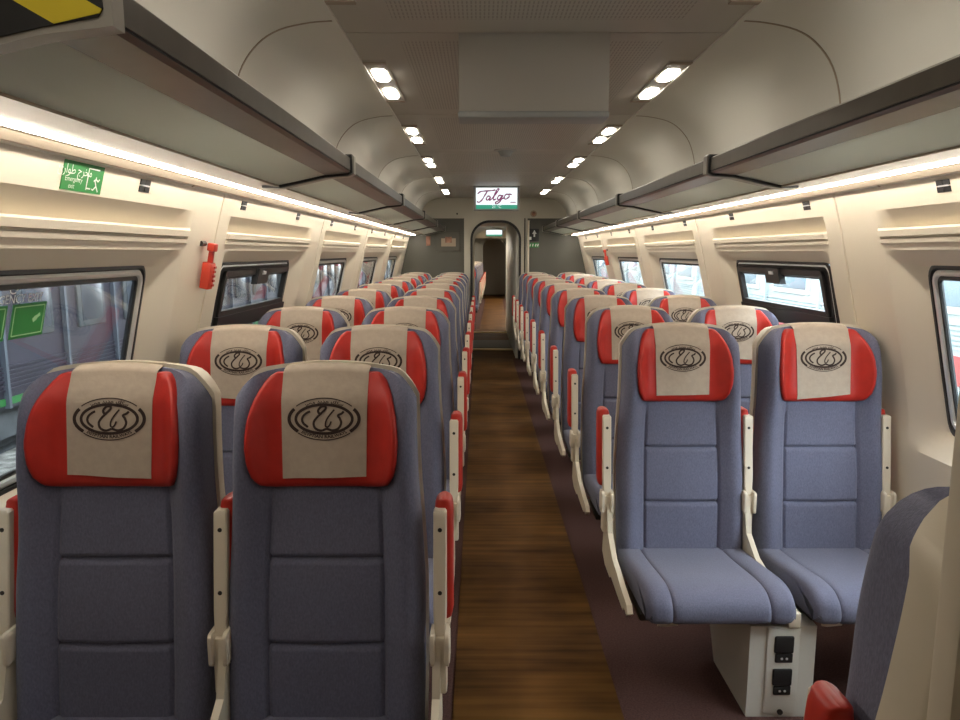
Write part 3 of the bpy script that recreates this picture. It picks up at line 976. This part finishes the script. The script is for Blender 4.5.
def row_label(kind, nth, side):
    return 'blue-grey %s seat with red headrest, %s row from the grey end wall, %s' % (kind, WORDS[nth], side)
ped_mesh = {}
def pedestal(x, y, label):
    t = thing('seat_pedestal', (x, y, 0), label, 'pedestal', 'pedestals under the seat pairs')
    # white box, tapering towards the floor at the back
    if 'body' not in ped_mesh:
        ped_mesh['body'] = MB().prism([(-.42, 0), (-.42, .312), (.02, .312), (.02, .22), (-.10, 0)], 'x', -.105, .105).mesh('pedestal_body', 'whitepanel', True, 20)
        ped_mesh['front'] = MB().box(-.052, .052, -.428, -.415, .015, .308, .004).mesh('front_panel', 'whitepanel')
        ped_mesh['flap'] = MB().box(-.031, .031, -.436, -.425, 0, .058, .006).mesh('socket_flap', 'black')
        ped_mesh['sock'] = MB().box(-.028, .028, -.433, -.425, 0, .031, .004).mesh('socket', 'black')
        ped_mesh['hole'] = [MB().cyl((dx, .025), .004, 'y', -.4342, -.432, 8).mesh('pin_hole', 'alu') for dx in (-.008, .008)]
        ped_mesh['key'] = MB().cyl((0, .035), .009, 'y', -.434, -.425, 12).mesh('lock', 'screw')
        ped_mesh['beam'] = MB().box(-.44, .44, -.34, -.12, .285, .312, .006).mesh('cross_beam', 'screw')
        ped_mesh['step'] = None
    link('pedestal_body', ped_mesh['body'], t)
    fp = link('front_panel', ped_mesh['front'], t)
    for z in (.193, .082):
        a = link('socket_flap', ped_mesh['flap'], fp); a.location = (.0, 0, z + .033)
        b = link('socket', ped_mesh['sock'], fp); b.location = (.002, 0, z)
        for q in ped_mesh['hole']: link('pin_hole', q, fp).location = (.002, 0, z - .0095)
    link('lock', ped_mesh['key'], fp).location = (0, 0, -.012)
    link('cross_beam', ped_mesh['beam'], t)
    return t
rnd = random.Random(3)
for side, sgn, n, ystart in (('exit', -1, 10, 1.565), ('other', 1, 9, 2.55)):
    sd = 'emergency exit side' if sgn < 0 else 'red-striped train side'
    for k in range(n):
        y = ystart + PITCH * k
        nth = n - 1 - k
        va = 0 if (sgn < 0 and k == 0) else rnd.choice([0, 0, 1, 2])
        vw = 2 if (sgn < 0 and k == 0) else (1 if (sgn > 0 and k == 0) else rnd.choice([0, 1, 2]))
        SX = SXL if sgn < 0 else SXR
        AR = (.28, .79, 1.295) if sgn < 0 else (.28, .80, 1.308)
        make_seat((XC + sgn * SX[0], y, 0), row_label('aisle', nth, sd), 'aisle seats facing the near end', -sgn, [(sgn * (AR[0] - SX[0]), 'wide'), (sgn * (AR[1] - SX[0]), 'slim')], 0, va)
        make_seat((XC + sgn * SX[1], y, 0), row_label('window', nth, sd), 'window seats facing the near end', -sgn, [(sgn * (AR[2] - SX[1]), 'slim')], 0, vw)
        pedestal(XC + sgn * .775, y, 'white socket pedestal, %s row from the grey end wall, %s' % (WORDS[nth], sd))
s = make_seat((XC + .53, .955, 0), 'blue-grey seat turned the other way, its cream shell against the beige partition', 'seats facing down the coach', 1, [(.247, 'wide')], math.pi, 0)
pd = pedestal(XC + .79, .955, 'white pedestal under the seat turned the other way')
pd.rotation_euler = (0, 0, math.pi)

# ---------------------------------------------------------------- small things on the walls
def wall_place(sgn, u, z, lift):      # u along Y
    return (XC + sgn * (wp(z) - lift), u, z)
# green exit sticker
def flat_on_wall(mb, sgn, ya, yb, za, zb, l0, l1):
    fr = [[wall_place(sgn, y, z, l1) for y in (ya, yb)] for z in lin(za, zb, 3)]
    bk = [[wall_place(sgn, y, z, l0) for y in (ya, yb)] for z in lin(za, zb, 3)]
    return mb.slab(fr, bk)
t = thing('exit_sticker', (0, 0, 0), 'green emergency sticker with running figure on the cream wall', 'sign')
flat_on_wall(MB(), -1, 1.735, 1.915, EYE + .15, EYE + .218, -.004, .002).obj('sticker', 'green', t)
tx = MB(); 
for body, size, yc, zc in ((arabic('مخرج طوارئ'), .030, 1.785, EYE + .197), ('Emergency', .017, 1.783, EYE + .176), ('exit', .017, 1.777, EYE + .160)):
    v, f = text2d(body, size); tx.add([wall_place(-1, yc + p[0], zc + p[1], .003) for p in v], f)
tx.obj('sticker_text', 'white', t, False)
ic = MB()
for a in ([(1.842, .156), (1.842, .208), (1.892, .208)], [(1.842, .160), (1.862, .160)], [(1.898, .155), (1.886, .168), (1.878, .18), (1.882, .19)], [(1.886, .168), (1.874, .158), (1.868, .160)], [(1.882, .185), (1.892, .180), (1.898, .186)], [(1.882, .185), (1.872, .180)]):
    ic.ribbon([(p[0], EYE + p[1]) for p in a], .0035, lambda u, v, d: wall_place(-1, u, v, .0028 + d))
ic.obj('running_figure', 'white', t, False)
# seat number plates
for side, sgn in SIDES.items():
    for k in range(5):
        for j, off in enumerate((.24, 1.14)):
            y = SEAM0 + k * MOD + off
            if k == 0 and j == 0 : continue
            t = thing('seat_number_plate', (0, 0, 0), '%s small black seat number plate from the end wall, %s' % (WORDS[(4 - k) * 2 + (1 - j)], 'emergency exit side' if sgn < 0 else 'red-striped train side'), 'number plate', 'seat number plates')
            for a in (0, 1):
                for b in (0, 1):
                    flat_on_wall(MB(), sgn, y - .030 + .0315 * a, y - .001 + .0315 * a, EYE + .176 + .019 * b, EYE + .192 + .019 * b, -.003, .003).obj('tile', 'black', t)
            flat_on_wall(MB(), sgn, y - .022, y + .024, EYE + .1915, EYE + .1955, -.002, .004).obj('digits', 'alu', t)
# emergency hammers
def hammer(sgn, y, label):
    z = EYE - .13
    t = thing('emergency_hammer', (XC + sgn * wp(z + .08), y, z), label, 'hammer', 'emergency hammers')
    s = -sgn
    L = Matrix.Rotation(sgn * -.2, 3, 'Y')
    def B(*a, **k): return MB().box(*a, rot=L, **k)
    B(-.005 if s > 0 else -.03, .03 if s > 0 else .005, -.024, .024, 0, .10, r=.005).obj('holder', 'hammer', t)
    for i in range(5):
        B(min(s * .028, s * .034), max(s * .028, s * .034), .004, .024, .012 + .017 * i, .020 + .017 * i).obj('rib', 'redpad', t)
    B(min(s * .006, s * .024), max(s * .006, s * .024), -.008, .012, .09, .15, r=.004).obj('handle', 'redpad', t)
    hd = B(min(s * .002, s * .03), max(s * .002, s * .03), -.018, .022, .142, .172, r=.005).obj('hammer_head', 'hammer', t)
    MB().cyl((s * .022, .165), .010, 'y', -.05, -.010, 12).obj('striker', 'screw', hd)
hammer(-1, SEAM0 + 1.70, 'red emergency hammer in its holder beside the emergency exit window')
hammer(1, 8.0, 'red emergency hammer in its holder on the red-striped train side')
# emergency exit print on the first window
w1 = [w for s_, k, w in WIN if s_ == 'left' and k == 0][0]
def on_glass(u, v, d): return (-(wp(v) + .056 - d), u - SEAM0, v)
tx = MB()
v, f = text2d('EMERGENCY EXIT', .030)
w_ = max(p[0] for p in v)
tx.add([on_glass(1.835 - w_ + p[0], EYE - .110 + p[1], 0.0) for p in v], f)
v, f = text2d(arabic('مخرج طوارئ'), .042)
w_ = max(p[0] for p in v)
tx.add([on_glass(1.79 - w_ + p[0], EYE - .068 + p[1], 0.0) for p in v], f)
tx.obj('exit_lettering', 'white', w1, False)
for a in (1.565, 1.72):
    g = MB().ribbon([(a, EYE - .165), (a + .135, EYE - .165)], .085, on_glass, .001).obj('green_square', 'green', w1, False)
    b = [(a + .008, EYE - .20), (a + .127, EYE - .20), (a + .127, EYE - .13), (a + .008, EYE - .13)]
    o = MB()
    for p, q in zip(b, b[1:] + b[:1]): o.ribbon([p, q], .003, lambda u, v, d: on_glass(u, v, .001 + d))
    if a > 1.6:
        o.ribbon([(a + .085, EYE - .168), (a + .095, EYE - .162), (a + .102, EYE - .158), (a + .112, EYE - .153)], [.010, .013, .008, .009], lambda u, v, d: on_glass(u, v, .001 + d))
    else:
        o.ribbon([(a + .08, EYE - .195), (a + .085, EYE - .165), (a + .095, EYE - .145)], .01, lambda u, v, d: on_glass(u, v, .001 + d))
    o.obj('square_outline', 'palegreen', g, False)
# end wall notices
t = thing('framed_notice', (XC - .62, Y_END, 0), 'framed brown notice on the olive grey end wall', 'notice')
MB().box(-.16, .16, -.02, .0, EYE + .02, EYE + .30, .004).obj('frame', 'grey_end', t)
MB().box(-.145, .145, -.023, -.015, EYE + .035, EYE + .285).obj('backing', 'grey_end', t)
MB().box(-.10, .10, -.026, -.02, EYE + .09, EYE + .20).obj('print', 'trimwood', t)
MB().box(-.045, .045, -.028, -.02, EYE + .14, EYE + .22).obj('print_block', 'picture', t)
t = MB().box(-.03, .03, -.012, 0, EYE + .10, EYE + .23, .003).obj('wall_notice', 'picture'); t.location = (XC - .90, Y_END, 0)
tag(t, 'small brown notice beside the framed one on the end wall', 'notice')
t = thing('door_sign', (XC + .55, Y_END, 0), 'black and green pictogram sign right beside the arched doorway', 'sign')
MB().box(-.075, .075, -.012, 0, EYE + .16, EYE + .33, .003).obj('black_plate', 'black', t)
MB().box(-.075, .075, -.012, 0, EYE + .075, EYE + .14, .003).obj('green_plate', 'green', t)
a = MB(); on = lambda u, v, d: (u, -.0125 - d, v)
a.ribbon([(.01, EYE + .22), (.01, EYE + .29)], .022, on, .001); a.ribbon([(.01, EYE + .26), (.01, EYE + .31)], [.06, .004], on, .001)
a.ribbon([(-.045, EYE + .18), (-.045, EYE + .22)], .03, on, .001)
for i, x in enumerate((-.05, -.015, .025, .055)): a.ribbon([(x, EYE + .09), (x + .01, EYE + .125)], .015, on, .001)
a.obj('pictograms', 'white', t, False)
t = thing('call_lamp', (XC + .545, Y_END, 0), 'small round amber lamp on the bulkhead above the doorway', 'lamp')
MB().cyl((0, ZB + .06), .045, 'y', -.035, -.018, 18).obj('rim', 'trimwood', t)
MB().cyl((0, ZB + .06), .028, 'y', -.045, -.03, 18).obj('lens', 'picture', t)

# ---------------------------------------------------------------- vestibule and next coach
V0, V1 = Y_END + .06, 14.0
vf = MB().box(XC - .40, XC + .40, V0 - .02, V1 + .05, -.08, 0.004).obj('floor_vestibule', 'vinyl'); tag(vf, 'brown vinyl floor of the passage between the coaches', 'floor', kind='structure')
for i, y in enumerate((10.95, 13.35)):
    s = MB().box(XC - .36, XC + .36, y, y + .10, .004, .022, .004).obj('trim_%d' % (i + 1), 'gold'); tag(s, 'bright metal threshold strip %s' % ('just beyond the arched doorway' if i == 0 else 'at the entrance of the next coach'), 'threshold', kind='structure')
s = MB().box(XC - .36, XC + .36, 11.2, 12.2, .004, .012).obj('trim_3', 'grey_end'); tag(s, 'grey-green floor plate between the two coaches', 'floor plate', kind='structure')
w = MB().box(XC + .315, XC + .40, V0, V1, 0, 2.02, .01).obj('wall_passage_right', 'whitepanel'); tag(w, 'white panel lining one side of the passage', 'wall', kind='structure')
w = MB().box(XC - .42, XC - .36, V0, V1, 0, 2.02, .01).obj('wall_passage_left', 'whitepanel'); tag(w, 'pale panel lining the other side of the passage', 'wall', kind='structure')
w = MB().box(XC - .42, XC + .42, V0, V1, 1.98, 2.04).obj('ceiling_passage', 'bulk'); tag(w, 'pale ceiling of the passage between the coaches', 'ceiling', kind='structure')
C0, C1 = V1 + .02, 23.5
FXO = .08 - .02 * C0
def FX(y): return XC + FXO + .02 * y
far = link('wall_far_coach', None); far.location = (XC + FXO, 0, 0); far.rotation_euler = (0, 0, -.02)
tag(far, 'cream walls and grey ceiling of the next coach seen through the doorway', 'wall', kind='structure')
MB().box(-1.4, 1.4, C0, C1, -.08, 0).obj('far_floor', 'carpet', far)
MB().box(-.275, .275, C0, C1, 0, .006).obj('far_runner', 'vinyl', far)
MB().box(-1.05, 1.05, C0, C1, CZ, CZ + .05).obj('far_ceiling', 'ceilplain', far)
for sgn in (-1, 1):
    MB().box(min(sgn * 1.3, sgn * 1.38), max(sgn * 1.3, sgn * 1.38), C0, C1, 0, 1.75).obj('far_side_panel', 'wall', far)
    MB().prism([(sgn * 1.35, 1.7), (sgn * 1.02, 1.8), (sgn * .98, 2.08), (sgn * .65, CZ + .02), (sgn * 1.4, CZ + .02)], 'y', C0, C1).obj('far_cove', 'cove', far)
    MB().box(min(sgn * .66, sgn * 1.1), max(sgn * .66, sgn * 1.1), C0 + .2, C1 - .2, 1.76, 1.80).obj('far_rack', 'bronze', far)
    MB().box(min(sgn * 1.0, sgn * 1.05), max(sgn * 1.0, sgn * 1.05), C0 + .2, C1 - .2, 1.735, 1.755).obj('far_light_strip_offscreen', 'led', far)
arch_wall(MB(), -1.4, 1.4, CZ + .05, DW + .03, DTOP, .26, 0, C0, C0 + .05).obj('far_entrance', 'bulk', far)
arch_wall(MB(), -1.4, 1.4, ZB, DW + .02, DTOP, .26, 0, C1, C1 + .05).obj('far_end_panel', 'grey_end', far)
MB().box(-1.1, 1.1, C1 - .01, C1 + .05, ZB, CZ + .03).obj('far_bulkhead', 'bulk', far)
MB().box(-.9, .9, C1 + 2.5, C1 + 2.55, 0, 2.2).obj('far_passage_end', 'part', far)
MB().box(-.45, .45, C1, C1 + 2.5, 2.0, 2.05).obj('far_passage_ceiling', 'bulk', far)
for q in (-.45, .42): MB().box(q, q + .03, C1, C1 + 2.5, 0, 2.0).obj('far_passage_panel', 'whitepanel' if q > 0 else 'grey_end', far)
MB().box(-.45, .45, C1, C1 + 2.5, -.05, 0).obj('far_passage_floor', 'vinyl', far)
tv2, a_, b_ = screen_unit(21.5, True, 'distant lit ceiling screen in the next coach')
tv2.location.x = FX(21.5); tv2.rotation_euler = (0, 0, -.02)
for k in range(9):
    for kind, xx in (('aisle', SXL[0]),):
        s = thing('train_seat', (FX(14.9) - xx + .02 * PITCH * k, 14.9 + PITCH * k, 0), '%s red-headed aisle seat of the next coach, counted from the doorway' % WORDS[k], 'seat', '%s seats in the next coach' % kind)
        for nm in ('cushion', 'pan', 'back', 'shell', 'head'):
            link({'cushion': 'seat_cushion', 'pan': 'seat_pan', 'back': 'backrest', 'shell': 'back_shell', 'head': 'headrest'}[nm], MESH[nm], s)
        link('headrest_cover', MESH['cover'][0], s)
        if kind == 'aisle': make_arm(s, .273, 'wide')
    pedestal(FX(14.9) - .775 + .02 * PITCH * k, 14.9 + PITCH * k, '%s white pedestal of the next coach, counted from the doorway' % WORDS[k])['group'] = 'pedestals in the next coach'

# ---------------------------------------------------------------- outside
gr = MB().box(-30, 30, -20, 60, -.75, -.65).obj('ground', 'ballast'); tag(gr, 'grey ballast beside the tracks', 'ground', kind='structure')
def train(x, sgn, body, stripe, name, label, ya, yb, zs, wz, rz, zb, zt, step, ww):
    t = thing(name, (x, 0, 0), label, 'train')
    prof = [(0, zb), (0, 1.0), (.0, zt - .9), (.06, zt - .4), (.3, zt), (2.8, zt), (2.8, zb)]
    MB().prism([(sgn * a, b) for a, b in prof], 'y', ya, yb).obj('body', body, t, angle=20)
    MB().box(min(0, sgn * -.012), max(0, sgn * -.012), ya, yb, zs[0], zs[1]).obj('stripe', stripe, t)
    for i in range(6):
        z = rz + .045 * i
        MB().box(min(0, sgn * -.02), max(0, sgn * -.02), ya, yb, z, z + .02).obj('rib', body, t)
    MB().box(min(sgn * .15, sgn * 2.6), max(sgn * .15, sgn * 2.6), ya, yb, zb - .35, zb + .01).obj('underframe', 'traindark', t)
    y = ya + .6
    while y < yb - 1.6:
        fr = MB().box(min(sgn * -.03, sgn * .04), max(sgn * -.03, sgn * .04), y, y + ww, wz[0], wz[1], .015).obj('window_frame', 'ribwhite' if body == 'ribs' else 'traindark', t)
        MB().box(min(sgn * -.04, sgn * .02), max(sgn * -.04, sgn * .02), y + .07, y + ww - .07, wz[0] + .07, wz[1] - .07, .01).obj('pane', 'trainglass' if body == 'ribs' else 'darkglass', fr)
        MB().box(min(0, sgn * -.05), max(0, sgn * -.05), y + ww + .2, y + ww + .24, zb, zt - .9).obj('drain_pipe', 'ribs' if body == 'ribs' else 'slate', t)
        y += step
    y = ya + 2
    while y < yb - 2:
        for d in (0, 1.9):
            MB().cyl((y + d, -.18), .34, 'x', sgn * .35, sgn * .48, 20).obj('wheel', 'traindark', t)
        y += 8
    return t
train(XC + 4.2, 1, 'ribs', 'trainred', 'passenger_train', 'pale ribbed train with a red stripe on the next track', -12, 40, (.27, .54), (.92, 1.5), .60, .10, 2.5, 1.75, 1.2)
train(XC - 4.9, -1, 'navy', 'traingreen', 'dark_train', 'dark violet train with a green stripe on the next track', -12, 40, (-.02, .05), (.62, 1.35), .12, -.05, 3.0, 1.1, .6)
for x in (XC + 4.8, XC + 6.2, XC - 5.4, XC - 6.8):
    r = MB().prism([(x - .07, -.65), (x + .07, -.65), (x + .02, -.60), (x + .035, -.52), (x - .035, -.52), (x - .02, -.60)], 'y', -18, 58).obj('rail', 'traindark')
    tag(r, 'steel rail under the %s train, the one %s this coach' % ('pale' if x > 0 else 'dark violet', 'nearer' if abs(abs(x - XC) - 4.8) < .01 or abs(abs(x - XC) - 5.4) < .01 and x < 0 else 'farther from'), 'rail', 'rails under the %s train' % ('pale' if x > 0 else 'dark violet'))
c = MB().box(XC - 14, XC - 1.75, -18, 58, 3.6, 3.8).obj('added_shade_canopy', 'canopy'); tag(c, 'dark unseen canopy, added to shade the left windows', 'canopy')  # out-of-view roof, added to hold sky light back from the left side
for i in range(5):  # columns made up to carry the added roof
    col = MB().box(-.12, .12, -.12, .12, -.65, 3.6, .03).obj('added_canopy_column', 'canopy'); col.location = (XC - 3.4, -6 + 9 * i, 0)
    tag(col, 'dark steel column holding up the added canopy', 'column', 'added canopy columns')
